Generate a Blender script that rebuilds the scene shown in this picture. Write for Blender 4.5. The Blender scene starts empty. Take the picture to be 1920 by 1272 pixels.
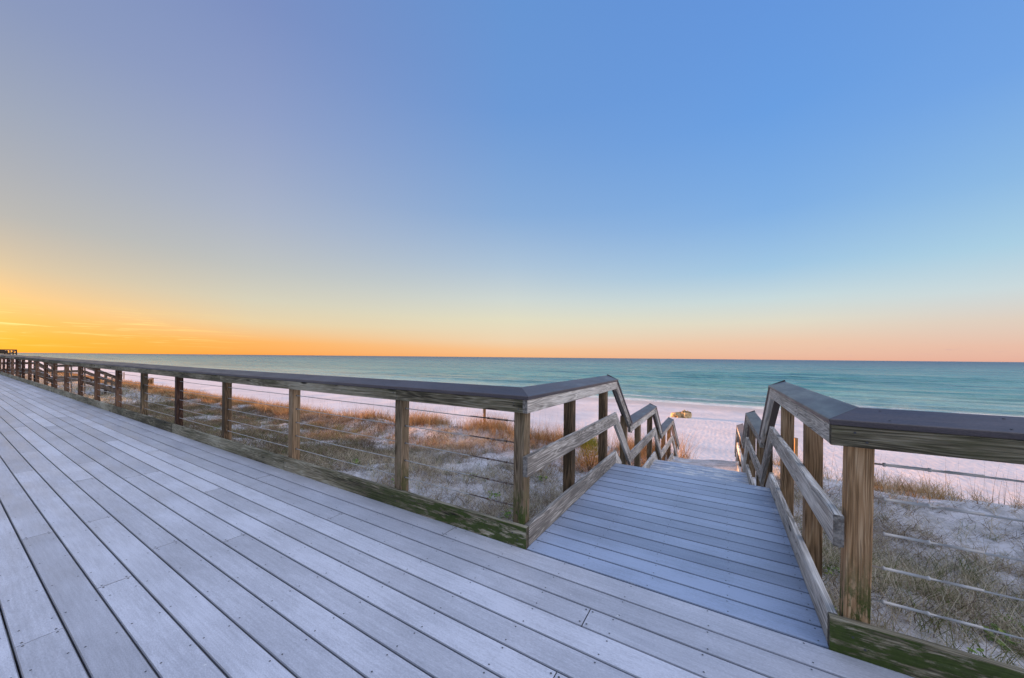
import bpy, bmesh, math, random
import numpy as np
from mathutils import Vector, Matrix
R = math.radians
random.seed(7); rng = np.random.default_rng(11)
scene = bpy.context.scene
COL = scene.collection

# ------------------------------------------------------------------ camera
# world: x runs along the boardwalk railing, y goes out to sea, z=0 is the deck
cam_d = bpy.data.cameras.new('camera'); cam = bpy.data.objects.new('camera', cam_d); COL.objects.link(cam)
F_PX = 662.0
cam_d.sensor_fit = 'HORIZONTAL'; cam_d.sensor_width = 36.0; cam_d.lens = 36.0*F_PX/1920
cam_d.shift_y = 34.2/1920; cam_d.clip_start = 0.05; cam_d.clip_end = 60000
fwd = Vector((-.5146, .8574, 0)).normalized(); rgt = Vector((.8574, .5146, 0)).normalized(); up = Vector((0, 0, 1))
m = Matrix((rgt, up, -fwd)).transposed().to_4x4()
cam.matrix_world = Matrix.Translation((0, 0, 1.34)) @ m @ Matrix.Rotation(.0095, 4, 'Z')
scene.camera = cam
scene.render.resolution_x = 1024; scene.render.resolution_y = 678

# ------------------------------------------------------------------ light
EXPO = 1.6
scene.view_settings.view_transform = 'Standard'; scene.view_settings.look = 'None'
scene.view_settings.exposure = EXPO; scene.view_settings.gamma = 1
SUN_EL = R(5.4); SUN_DIR = Vector((-1, -.15, math.tan(SUN_EL))).normalized(); GLOW = Vector((-1, -.04, math.tan(R(4.6)))).normalized()
sd = bpy.data.lights.new('sun', 'SUN'); sd.energy = 5.0; sd.angle = R(0.5); sd.color = (1.0, .52, .30)
sun = bpy.data.objects.new('sun', sd); COL.objects.link(sun)
sun.rotation_euler = SUN_DIR.to_track_quat('Z', 'Y').to_euler(); sun.location = (-30, 0, 20)

def s2l(c):
    return tuple(((v/255+.055)/1.055)**2.4 if v/255 > .04045 else v/255/12.92 for v in c)

class NT:
    def __init__(s, nt): s.nt = nt
    def n(s, t, **kw):
        nd = s.nt.nodes.new(t)
        for k, v in kw.items():
            if k == 'op': nd.operation = v
            elif k == 'ins':
                for kk, vv in v.items():
                    sock = nd.inputs[kk]
                    if isinstance(vv, bpy.types.NodeSocket): s.nt.links.new(vv, sock)
                    else: sock.default_value = vv
            else: setattr(nd, k, v)
        return nd
    def link(s, a, b): s.nt.links.new(a, b)
    def math(s, op, a, b=None, c=None, clamp=False):
        nd = s.nt.nodes.new('ShaderNodeMath'); nd.operation = op; nd.use_clamp = clamp
        for i, v in enumerate((a, b, c)):
            if v is None: continue
            if isinstance(v, bpy.types.NodeSocket): s.nt.links.new(v, nd.inputs[i])
            else: nd.inputs[i].default_value = v
        return nd.outputs[0]
    def mix(s, fac, a, b, blend='MIX'):
        nd = s.nt.nodes.new('ShaderNodeMix'); nd.data_type = 'RGBA'; nd.blend_type = blend; nd.clamp_factor = True
        for i, v in ((0, fac), (6, a), (7, b)):
            if isinstance(v, bpy.types.NodeSocket): s.nt.links.new(v, nd.inputs[i])
            else: nd.inputs[i].default_value = v if i == 0 else (*v[:3], 1)
        return nd.outputs[2]
    def mapr(s, v, a, b, c=0., d=1., smooth=False):
        nd = s.nt.nodes.new('ShaderNodeMapRange'); nd.clamp = True
        if smooth: nd.interpolation_type = 'SMOOTHSTEP'
        s.nt.links.new(v, nd.inputs[0])
        for i, q in enumerate((a, b, c, d)): nd.inputs[i+1].default_value = q
        return nd.outputs[0]
    def ramp(s, v, stops, interp='LINEAR'):
        nd = s.nt.nodes.new('ShaderNodeValToRGB'); cr = nd.color_ramp; cr.interpolation = interp
        while len(cr.elements) < len(stops): cr.elements.new(.5)
        for e, (p, c) in zip(cr.elements, stops): e.position = p; e.color = (*c[:3], 1)
        s.nt.links.new(v, nd.inputs[0]); return nd.outputs[0]
    def noise(s, vec, scale, detail=4, rough=.55, dist=0., out=0):
        nd = s.nt.nodes.new('ShaderNodeTexNoise'); s.nt.links.new(vec, nd.inputs['Vector'])
        nd.inputs['Scale'].default_value = scale; nd.inputs['Detail'].default_value = detail
        nd.inputs['Roughness'].default_value = rough; nd.inputs['Distortion'].default_value = dist
        return nd.outputs[out]
    def scale(s, vec, sc, off=None):
        nd = s.nt.nodes.new('ShaderNodeVectorMath'); nd.operation = 'MULTIPLY'
        s.nt.links.new(vec, nd.inputs[0]); nd.inputs[1].default_value = sc; return nd.outputs[0]
    def add(s, vec, b):
        nd = s.nt.nodes.new('ShaderNodeVectorMath'); nd.operation = 'ADD'
        s.nt.links.new(vec, nd.inputs[0]); s.nt.links.new(b, nd.inputs[1]); return nd.outputs[0]

# ------------------------------------------------------------------ sky
world = bpy.data.worlds.new('World'); scene.world = world; world.use_nodes = True
wn = world.node_tree; wn.nodes.clear(); W = NT(wn)
tc = W.n('ShaderNodeTexCoord'); sep = W.n('ShaderNodeSeparateXYZ'); W.link(tc.outputs['Generated'], sep.inputs[0])
X, Y, Z = sep.outputs
hyp = W.math('SQRT', W.math('ADD', W.math('MULTIPLY', X, X), W.math('MULTIPLY', Y, Y)))
hyp = W.math('MAXIMUM', hyp, 1e-4)
el = W.math('MULTIPLY', W.math('ARCTAN2', Z, hyp), 180/math.pi)
sh = Vector((GLOW.x, GLOW.y)).normalized()
ca = W.math('DIVIDE', W.math('ADD', W.math('MULTIPLY', X, sh.x), W.math('MULTIPLY', Y, sh.y)), hyp)
az = W.math('MULTIPLY', W.math('ARCCOSINE', W.math('MAXIMUM', W.math('MINIMUM', ca, .99999), -.99999)), 180/math.pi)
fac = W.math('SQRT', W.math('DIVIDE', W.math('MAXIMUM', el, 0.), 90.))
K = 1/2**EXPO
def col(az_stops):
    return W.ramp(fac, [((e/90)**.5, tuple(v*K*g for v in s2l(c))) for e, c, g in az_stops])
ZEN = 1.9  # zenith gain, raised above the frame as added fill for the ground
cols = [
 (6,  [(0,(255,160,30),1),(1.2,(255,166,36),1),(3,(246,178,84),1),(5,(234,188,126),1),(8,(202,184,156),1),(12.6,(172,173,172),1),(21.6,(152,162,182),1),(30,(134,149,186),1),(48,(116,138,188),1),(90,(200,205,222),ZEN)]),
 (25, [(0,(250,158,70),1),(1.7,(247,176,98),1),(4.4,(226,204,164),1),(7.2,(209,203,182),1),(11.4,(187,190,188),1),(17.9,(166,176,196),1),(29,(140,156,196),1),(39,(122,142,192),1),(50,(110,136,192),1),(90,(200,205,222),ZEN)]),
 (61, [(0,(246,178,122),1),(1.2,(244,194,146),1),(2.6,(236,208,174),1),(6,(224,218,192),1),(9.4,(204,212,208),1),(14.4,(172,194,214),1),(22,(135,171,215),1),(35,(107,152,213),1),(50,(98,145,209),1),(90,(198,204,224),ZEN)]),
 (97, [(0,(234,176,150),1),(2.4,(234,198,172),1),(5,(222,216,198),1),(8,(198,215,218),1),(12,(160,197,225),1),(19,(127,174,226),1),(30,(104,157,224),1),(50,(94,141,214),1),(90,(198,204,224),ZEN)]),
 (118,[(0,(229,172,154),1),(1.5,(230,188,168),1),(4,(220,204,190),1),(7,(200,214,218),1),(11,(168,204,225),1),(17,(138,183,226),1),(26,(112,162,226),1),(50,(92,138,211),1),(90,(198,204,224),ZEN)]),
 (165,[(0,(225,192,178),2.0),(4,(225,202,192),2.6),(9,(220,208,204),3.2),(16,(210,205,212),3.4),(30,(202,203,218),3.2),(45,(198,202,220),2.8),(90,(198,204,224),ZEN)]),  # sky out of view behind the camera, brightened as added fill light
]
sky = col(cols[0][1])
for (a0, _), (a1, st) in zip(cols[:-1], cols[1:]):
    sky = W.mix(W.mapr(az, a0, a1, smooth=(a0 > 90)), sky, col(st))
# glow round the hidden sun and thin cirrus streaks beside it
dot = W.n('ShaderNodeVectorMath', op='DOT_PRODUCT'); W.link(tc.outputs['Generated'], dot.inputs[0]); dot.inputs[1].default_value = GLOW
ang = W.math('MULTIPLY', W.math('ARCCOSINE', W.math('MINIMUM', dot.outputs['Value'], .99999)), 180/math.pi)
g = W.math('POWER', 2.718, W.math('MULTIPLY', W.math('MULTIPLY', ang, ang), -1/18.))
sky = W.mix(W.math('MULTIPLY', g, .85), sky, tuple(v*K for v in (1.10, .66, .17)))
cv = W.n('ShaderNodeCombineXYZ'); W.link(W.math('MULTIPLY', az, .16), cv.inputs[0]); W.link(W.math('ADD', W.math('MULTIPLY', el, 4.2), W.math('MULTIPLY', az, .035)), cv.inputs[1])
cn = W.noise(cv.outputs[0], 1.0, 5, .6, .5)
cm = W.mapr(cn, .54, .64)
cm = W.math('MULTIPLY', cm, W.mapr(el, .4, 2.0)); cm = W.math('MULTIPLY', cm, W.mapr(el, 5.2, 3.2)); cm = W.math('MULTIPLY', cm, W.mapr(az, 28, 10))
sky = W.mix(W.math('MULTIPLY', cm, .9), sky, tuple(v*K for v in s2l((255, 222, 140))))
cv2 = W.n('ShaderNodeCombineXYZ'); W.link(W.math('MULTIPLY', az, .5), cv2.inputs[0]); W.link(W.math('MULTIPLY', el, 4.5), cv2.inputs[1])
cm2 = W.math('MULTIPLY', W.mapr(W.noise(cv2.outputs[0], 1.0, 5, .65, .3), .60, .72), W.math('MULTIPLY', W.mapr(el, .15, .5), W.mapr(el, 2.4, 1.2)))
cm2 = W.math('MULTIPLY', cm2, W.mapr(az, 70, 100))
sky = W.mix(W.math('MULTIPLY', cm2, .35), sky, tuple(v*K for v in s2l((196, 160, 170))))
nish = W.n('ShaderNodeTexSky'); nish.sky_type = 'NISHITA'; nish.sun_disc = False; nish.sun_elevation = SUN_EL
nish.sun_rotation = math.atan2(SUN_DIR.x, SUN_DIR.y)
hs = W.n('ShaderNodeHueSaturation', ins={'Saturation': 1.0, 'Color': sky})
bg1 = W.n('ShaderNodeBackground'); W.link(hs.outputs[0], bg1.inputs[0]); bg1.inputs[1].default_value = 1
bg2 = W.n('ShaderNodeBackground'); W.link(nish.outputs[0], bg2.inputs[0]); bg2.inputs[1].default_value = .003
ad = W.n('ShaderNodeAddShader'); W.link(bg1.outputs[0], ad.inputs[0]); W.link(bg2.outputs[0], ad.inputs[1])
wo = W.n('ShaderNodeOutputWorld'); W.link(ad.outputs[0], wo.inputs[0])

# ------------------------------------------------------------------ helpers
def tag(o, label=None, cat=None, group=None, kind=None):
    for k, v in (('label', label), ('category', cat), ('group', group), ('kind', kind)):
        if v: o[k] = v
    return o
def empty(name, loc=(0, 0, 0), rz=0.):
    o = bpy.data.objects.new(name, None); o.empty_display_size = .2; COL.objects.link(o)
    o.matrix_basis = Matrix.Translation(loc) @ Matrix.Rotation(rz, 4, 'Z'); return o
def wmat(o):
    return wmat(o.parent) @ o.matrix_basis if o.parent else o.matrix_basis.copy()
def link(name, me, mat, parent=None, mw=None):
    o = bpy.data.objects.new(name, me); COL.objects.link(o)
    if mat is not None and not me.materials: me.materials.append(mat)
    mw = mw or Matrix()
    if parent: o.parent = parent; o.matrix_basis = wmat(parent).inverted() @ mw
    else: o.matrix_basis = mw
    return o
def rrect(w, h, r=.004, cs=0., cu=0., tilt=0.):
    """chamfered rectangle: w along side, h along up, centred at cs,cu"""
    a, b = w/2, h/2; k = r*.3
    p = [(-a+r,-b),(a-r,-b),(a-k,-b+k),(a,-b+r),(a,b-r),(a-k,b-k),(a-r,b),(-a+r,b),(-a+k,b-k),(-a,b-r),(-a,-b+r),(-a+k,-b+k)]
    c, s = math.cos(tilt), math.sin(tilt)
    return [(cs+x*c-y*s, cu+x*s+y*c) for x, y in p]
def zf(x):
    t = -x-4
    return 0. if t <= 0 else (.0045*t*t/8 if t < 4 else .009+.0045*(t-4))
def sweep(name, prof, P0, P1, mat, parent, cut0=None, cut1=None, step=.6, jit=0., lift=False, upv=(0, 0, 1)):
    """profile (side, up) swept from P0 to P1; the ends may be cut by planes with the given normals"""
    P0 = Vector(P0); P1 = Vector(P1); D = (P1-P0); L = D.length; D.normalize()
    S = D.cross(Vector(upv)).normalized(); U = S.cross(D)
    n = max(1, int(L/step)); np_ = len(prof); bm = bmesh.new(); rings = []
    M = Matrix((D, S, U)).transposed().to_4x4(); M.translation = P0; Mi = M.inverted()
    for i in range(n+1):
        t0 = L*i/n; ring = []
        ja, jb = (random.uniform(-jit, jit), random.uniform(-jit, jit)) if 0 < i < n else (0, 0)
        for s, u in prof:
            q = s*S+u*U; t = t0
            if i == 0 and cut0 is not None: t = -q.dot(cut0)/D.dot(cut0)
            if i == n and cut1 is not None: t = L-q.dot(cut1)/D.dot(cut1)
            w = P0+D*t+(s+ja)*S+(u+jb)*U
            if lift: w.z += zf(w.x)
            ring.append(bm.verts.new(Mi @ w))
        rings.append(ring)
    for a, b in zip(rings[:-1], rings[1:]):
        for k in range(np_):
            bm.faces.new((a[k], a[(k+1) % np_], b[(k+1) % np_], b[k]))
    bm.faces.new(rings[0][::-1]); bm.faces.new(rings[-1])
    bmesh.ops.recalc_face_normals(bm, faces=bm.faces)
    me = bpy.data.meshes.new(name); bm.to_mesh(me); bm.free()
    return link(name, me, mat, parent, M)
def post(x, y, z0, z1, mat, parent, w=.089, top=None, name='post', rot=0.):
    """square post centred on x,y"""
    P0 = Vector((x, y, z0)); P1 = Vector(top if top else (x, y, z1))
    return sweep(name, rrect(w, w, .005), P0, P1, mat, parent, step=.4, jit=.0012, upv=(math.sin(rot), math.cos(rot), 0))
def tube(name, pts, rad, mat, parent, seg=8, lift=False):
    bm = bmesh.new(); rings = []; pts = [Vector(p) for p in pts]
    rad = rad if isinstance(rad, (list, tuple)) else [rad]*len(pts)
    O = pts[0].copy()
    for i, p in enumerate(pts):
        d = (pts[min(i+1, len(pts)-1)]-pts[max(i-1, 0)]).normalized()
        s = d.cross(Vector((0, 0, 1)) if abs(d.z) < .9 else Vector((1, 0, 0))).normalized(); u = s.cross(d)
        r = []
        for k in range(seg):
            a = 2*math.pi*k/seg; w = p+rad[i]*(math.cos(a)*s+math.sin(a)*u)
            if lift: w.z += zf(w.x)
            r.append(bm.verts.new(w-O))
        rings.append(r)
    for a, b in zip(rings[:-1], rings[1:]):
        for k in range(seg): bm.faces.new((a[k], a[(k+1) % seg], b[(k+1) % seg], b[k]))
    bm.faces.new(rings[0][::-1]); bm.faces.new(rings[-1])
    for f in bm.faces: f.smooth = len(f.verts) == 4
    bmesh.ops.recalc_face_normals(bm, faces=bm.faces)
    me = bpy.data.meshes.new(name); bm.to_mesh(me); bm.free()
    return link(name, me, mat, parent, Matrix.Translation(O))
def np_mesh(name, V, Fc, attrs=None, smooth=False):
    me = bpy.data.meshes.new(name); nv, nf = len(V), len(Fc); k = Fc.shape[1]
    me.vertices.add(nv); me.vertices.foreach_set('co', np.ascontiguousarray(V, dtype=np.float32).ravel())
    me.loops.add(nf*k); me.loops.foreach_set('vertex_index', np.ascontiguousarray(Fc, dtype=np.int32).ravel())
    me.polygons.add(nf); me.polygons.foreach_set('loop_start', np.arange(0, nf*k, k, dtype=np.int32))
    me.update(calc_edges=True)
    me.polygons.foreach_set('use_smooth', np.full(nf, bool(smooth), dtype=bool))
    for an, (dom, arr) in (attrs or {}).items():
        a = me.attributes.new(an, 'FLOAT', dom); a.data.foreach_set('value', np.ascontiguousarray(arr, dtype=np.float32))
    me.update(); return me

# ------------------------------------------------------------------ materials
def mat_new(name):
    m = bpy.data.materials.new(name); m.use_nodes = True; nt = m.node_tree; nt.nodes.clear(); N = NT(nt)
    out = N.n('ShaderNodeOutputMaterial'); b = N.n('ShaderNodeBsdfPrincipled'); N.link(b.outputs[0], out.inputs[0])
    return m, N, b
def bump(N, b, h, strength, dist):
    bp = N.n('ShaderNodeBump'); N.link(h, bp.inputs['Height']); bp.inputs['Strength'].default_value = strength; bp.inputs['Distance'].default_value = dist
    N.link(bp.outputs[0], b.inputs['Normal']); return bp
def wood(name, dark, mid, light, moss=0., mosscol=(.042, .066, .010), algae=0., rough=.8, knots=1., seed=0., contrast=1., footmoss=False):
    m, N, b = mat_new(name)
    tc = N.n('ShaderNodeTexCoord'); oi = N.n('ShaderNodeObjectInfo')
    rv = N.n('ShaderNodeCombineXYZ'); N.link(N.math('MULTIPLY', oi.outputs['Random'], 37.), rv.inputs[0]); N.link(N.math('MULTIPLY', oi.outputs['Random'], 11.+seed), rv.inputs[1]); N.link(N.math('MULTIPLY', oi.outputs['Random'], 23.), rv.inputs[2])
    p = N.add(tc.outputs['Object'], rv.outputs[0])
    # bend the grain a little
    wob = N.noise(N.scale(p, (1.6, 5, 5)), 1., 2, .5, out=1)
    pw = N.add(p, N.scale(wob, (.0, .030, .030)))
    fine = N.noise(N.scale(pw, (4., 210., 210.)), 1., 4, .65)
    cath = N.noise(N.scale(pw, (.9, 13., 13.)), 1., 1.5, .4)
    rings = N.math('PINGPONG', N.math('MULTIPLY', cath, 34.), 1.)
    rings = N.math('POWER', rings, 1.6)
    # knots
    vk = N.n('ShaderNodeTexVoronoi'); N.link(N.scale(p, (2.1, 9., 9.)), vk.inputs['Vector']); vk.inputs['Scale'].default_value = 1.; vk.inputs['Randomness'].default_value = 1.
    kn = N.math('MULTIPLY', N.mapr(vk.outputs['Distance'], .19, .07, smooth=True), knots)
    sepk = N.n('ShaderNodeSeparateColor'); N.link(vk.outputs['Color'], sepk.inputs[0]); kn = N.math('MULTIPLY', kn, N.math('GREATER_THAN', sepk.outputs[0], .42))
    weather = N.noise(N.scale(p, (.9, 3.5, 3.5)), 1., 4, .6)
    mid_ = N.noise(N.scale(pw, (1.8, 95., 95.)), 1., 3, .6)
    v = N.math('ADD', N.math('MULTIPLY', fine, .42*contrast), N.math('MULTIPLY', rings, .15*contrast)); v = N.math('ADD', v, N.math('MULTIPLY', mid_, .38*contrast))
    v = N.math('ADD', v, N.math('MULTIPLY', N.math('SUBTRACT', weather, .5), .8))
    lines = N.mapr(N.noise(N.scale(pw, (.8, 120., 120.)), 1., 2, .6), .54, .64); v = N.math('ADD', v, N.math('MULTIPLY', N.math('SUBTRACT', oi.outputs['Random'], .5), .18))
    c = N.ramp(v, [(.32, dark), (.48, mid), (.68, light)])
    c = N.mix(N.math('MULTIPLY', lines, .55), c, tuple(x*.8 for x in dark))
    c = N.mix(kn, c, tuple(x*.35 for x in dark))
    # drying cracks
    crn = N.noise(N.scale(pw, (.8, 26., 26.)), 1., 1, .5)
    cr = N.mapr(N.math('ABSOLUTE', N.math('SUBTRACT', crn, .5)), .012, .0, smooth=True)
    cr = N.math('MULTIPLY', cr, N.mapr(N.noise(N.scale(p, (1.2, 4, 4)), 1.3, 1), .52, .62))
    c = N.mix(N.math('MULTIPLY', cr, .85), c, tuple(x*.18 for x in dark))
    if algae:
        al = N.mapr(N.noise(N.scale(p, (2.2, 9, 9)), 1., 5, .7), .5, .72); c = N.mix(N.math('MULTIPLY', al, algae), c, (.075, .08, .03))
    mo = None
    if moss:
        geo = N.n('ShaderNodeNewGeometry'); sx = N.n('ShaderNodeSeparateXYZ'); N.link(geo.outputs['Position'], sx.inputs[0])
        mn = N.noise(N.scale(p, (5, 16, 22)), 1., 8, .72)
        mo = N.mapr(mn, .66-.19*moss, .73-.19*moss); mo = N.math('MULTIPLY', mo, N.mapr(sx.outputs[0], -3.6, -1.9))
        if footmoss: mo = N.math('MULTIPLY', mo, N.mapr(N.math('ADD', sx.outputs[2], N.math('MULTIPLY', N.math('SUBTRACT', mn, .5), 1.2)), .52, .30))
        sn = N.n('ShaderNodeSeparateXYZ'); N.link(geo.outputs['Normal'], sn.inputs[0])
        mo = N.math('MULTIPLY', mo, N.mapr(sn.outputs[2], .8, .3))
        mc = N.mix(N.noise(N.scale(p, (40, 40, 40)), 1., 3), tuple(x*.45 for x in mosscol), tuple(x*1.7 for x in mosscol))
        c = N.mix(N.math('MULTIPLY', mo, .93), c, mc)
    on = N.n('ShaderNodeSeparateXYZ'); N.link(tc.outputs['Normal'], on.inputs[0]); eg = N.mapr(N.math('ABSOLUTE', on.outputs[0]), .85, .95)
    c = N.mix(eg, c, N.ramp(N.noise(N.scale(p, (1, 60, 60)), 1., 3), [(.35, tuple(x*.6 for x in dark)), (.65, tuple(x*.55 for x in mid))]))
    N.link(c, b.inputs['Base Color']); b.inputs['Roughness'].default_value = rough; b.inputs['Specular IOR Level'].default_value = .25
    h = N.math('ADD', N.math('MULTIPLY', fine, .7), N.math('MULTIPLY', rings, .35)); h = N.math('SUBTRACT', h, N.math('MULTIPLY', cr, 2.5)); h = N.math('SUBTRACT', h, N.math('MULTIPLY', lines, .8))
    if mo is not None: h = N.math('ADD', h, N.math('MULTIPLY', mo, .8))
    bump(N, b, h, .7, .003)
    return m
W_POST = wood('post_wood', (.055, .036, .020), (.21, .135, .075), (.38, .27, .165), algae=.25)
W_POSTM = wood('post_wood_mossy', (.05, .036, .022), (.19, .135, .08), (.35, .26, .17), algae=.3, moss=1.0, footmoss=True)
W_PINE = wood('newer_pine_post', (.15, .082, .034), (.42, .255, .13), (.60, .42, .25), algae=.1, knots=1.)
W_PINEB = wood('browned_pine_post', (.10, .058, .026), (.30, .185, .098), (.46, .32, .19), algae=.15)
W_PINEM = wood('mossy_pine_post', (.15, .082, .034), (.42, .255, .13), (.60, .42, .25), moss=.95, footmoss=True)
W_RAIL = wood('weathered_rail_wood', (.05, .042, .025), (.20, .172, .11), (.40, .355, .26), algae=.6)
W_KICK = wood('weathered_kick_wood', (.06, .052, .032), (.25, .22, .145), (.46, .42, .31), algae=.5)
W_MOSS = wood('mossy_kick_wood', (.06, .052, .032), (.26, .22, .14), (.50, .45, .34), algae=.4, moss=1.15)
W_FAR = wood('red_brown_post_wood', (.025, .012, .008), (.115, .062, .038), (.22, .14, .09))
W_GREY = wood('silvered_wood', (.19, .17, .145), (.53, .485, .425), (.76, .72, .65), algae=.0, rough=.75)
W_LAMP = wood('sign_wood', (.14, .065, .025), (.33, .17, .07), (.46, .27, .12))
W_DARK = wood('old_stair_wood', (.035, .026, .020), (.11, .085, .065), (.20, .165, .13))

def deck_mat(name, base, var, sand=False):
    m, N, b = mat_new(name)
    tc = N.n('ShaderNodeTexCoord'); at = N.n('ShaderNodeAttribute'); at.attribute_name = 'rnd'
    rv = N.n('ShaderNodeCombineXYZ'); N.link(N.math('MULTIPLY', at.outputs['Fac'], 41.), rv.inputs[0]); N.link(N.math('MULTIPLY', at.outputs['Fac'], 17.), rv.inputs[2])
    p0 = tc.outputs['Object']; p = N.add(p0, rv.outputs[0])
    speck = N.noise(N.scale(p, (90, 260, 200)), 1., 3, .7)
    grain = N.noise(N.scale(p, (6, 90, 60)), 1., 4, .6)
    blot = N.noise(N.scale(p0, (1.3, 1.6, 1.5)), 1., 5, .6)
    blot2 = N.noise(N.scale(p, (2.2, 9, 5)), 1., 4, .6)
    v = N.math('ADD', N.math('MULTIPLY', speck, .55), N.math('MULTIPLY', grain, .32)); v = N.math('ADD', v, N.math('MULTIPLY', blot, .50)); v = N.math('ADD', v, N.math('MULTIPLY', blot2, .30))
    v = N.math('ADD', v, N.math('MULTIPLY', N.math('SUBTRACT', at.outputs['Fac'], .5), .24))
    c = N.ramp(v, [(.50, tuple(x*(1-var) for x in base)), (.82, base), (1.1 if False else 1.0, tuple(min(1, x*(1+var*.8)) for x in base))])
    # dirt stains and pale droppings
    st = N.mapr(N.noise(N.scale(p0, (1.9, 2.4, 2)), 1., 6, .7, .6), .64, .74); c = N.mix(N.math('MULTIPLY', st, .30), c, tuple(x*.55 for x in base))
    vo = N.n('ShaderNodeTexVoronoi'); N.link(p0, vo.inputs['Vector']); vo.inputs['Scale'].default_value = 11.
    sc = N.n('ShaderNodeSeparateColor'); N.link(vo.outputs['Color'], sc.inputs[0])
    wsp = N.math('MULTIPLY', N.mapr(vo.outputs['Distance'], .085, .05), N.math('GREATER_THAN', sc.outputs[0], .86)); wsp = N.math('MULTIPLY', wsp, N.mapr(N.noise(N.scale(p0, (70, 90, 80)), 1., 2), .42, .52))
    c = N.mix(N.math('MULTIPLY', wsp, .8), c, (.74, .74, .72))
    dsp = N.math('MULTIPLY', N.mapr(vo.outputs['Distance'], .06, .04), N.math('LESS_THAN', sc.outputs[0], .045))
    c = N.mix(N.math('MULTIPLY', dsp, .7), c, (.10, .09, .09))
    if sand:
        sx = N.n('ShaderNodeSeparateXYZ'); N.link(p0, sx.inputs[0])
        sn = N.noise(N.scale(p0, (5, 14, 8)), 1., 7, .72, .4)
        lo = N.math('ADD', N.mapr(sx.outputs[1], 4.40, 4.62, 0, .14), N.mapr(sx.outputs[1], 5.3, 9.5, 0, .10))
        lo = N.math('ADD', lo, N.math('MULTIPLY', N.mapr(sx.outputs[0], .22, .40, 0, .12), N.mapr(sx.outputs[1], 3.0, 3.8)))
        sm = N.mapr(N.math('ADD', sn, lo), .67, .74)
        c = N.mix(N.math('MULTIPLY', sm, .85), c, (.70, .68, .66))
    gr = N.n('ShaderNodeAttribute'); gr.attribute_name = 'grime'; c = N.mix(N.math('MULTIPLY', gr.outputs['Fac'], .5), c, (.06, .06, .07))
    N.link(c, b.inputs['Base Color'])
    N.link(N.mapr(blot2, .3, .7, .30, .50), b.inputs['Roughness']); b.inputs['Specular IOR Level'].default_value = .5
    h = N.math('ADD', N.math('MULTIPLY', speck, .7), N.math('MULTIPLY', grain, .6))
    bump(N, b, h, .35, .0015)
    return m
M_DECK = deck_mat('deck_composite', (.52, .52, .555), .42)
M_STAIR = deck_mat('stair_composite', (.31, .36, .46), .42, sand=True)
M_CAP = deck_mat('cap_composite', (.095, .078, .080), .6)

m, N, b = mat_new('cable_steel'); M_STEEL = m
tc = N.n('ShaderNodeTexCoord'); c = N.ramp(N.noise(tc.outputs['Object'], 9., 4), [(.35, (.34, .32, .29)), (.6, (.50, .49, .46))])
N.link(c, b.inputs['Base Color']); b.inputs['Metallic'].default_value = .15; b.inputs['Roughness'].default_value = .5
m, N, b = mat_new('cable_rusty'); M_RUST = m
tc = N.n('ShaderNodeTexCoord'); c = N.ramp(N.noise(tc.outputs['Object'], 22., 4), [(.4, (.11, .06, .035)), (.62, (.30, .27, .24))])
N.link(c, b.inputs['Base Color']); b.inputs['Metallic'].default_value = .5; b.inputs['Roughness'].default_value = .55
m, N, b = mat_new('dark_screw'); M_SCREW = m
b.inputs['Base Color'].default_value = (.05, .05, .055, 1); b.inputs['Roughness'].default_value = .5

# ------------------------------------------------------------------ ground, beach and dune
CREST = lambda x: -1.30 - .55*np.clip((-x-7)/14, 0, 1) - .2*np.clip((-x-25)/20, 0, 1)
def vnoise(x, y, s, seed=0):
    """smooth value noise, vectorised"""
    x = np.asarray(x, float)/s+seed*17.3; y = np.asarray(y, float)/s+seed*7.7
    xi = np.floor(x).astype(np.int64); yi = np.floor(y).astype(np.int64); fx = x-xi; fy = y-yi
    fx = fx*fx*(3-2*fx); fy = fy*fy*(3-2*fy)
    def h(a, b_):
        n = (a*374761393+b_*668265263+seed*1442695) & 0x7fffffff; n = ((n ^ (n >> 13))*1274126177) & 0x7fffffff
        return ((n ^ (n >> 16)) & 0xffff)/65535.
    return (h(xi, yi)*(1-fx)+h(xi+1, yi)*fx)*(1-fy)+(h(xi, yi+1)*(1-fx)+h(xi+1, yi+1)*fx)*fy
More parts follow.
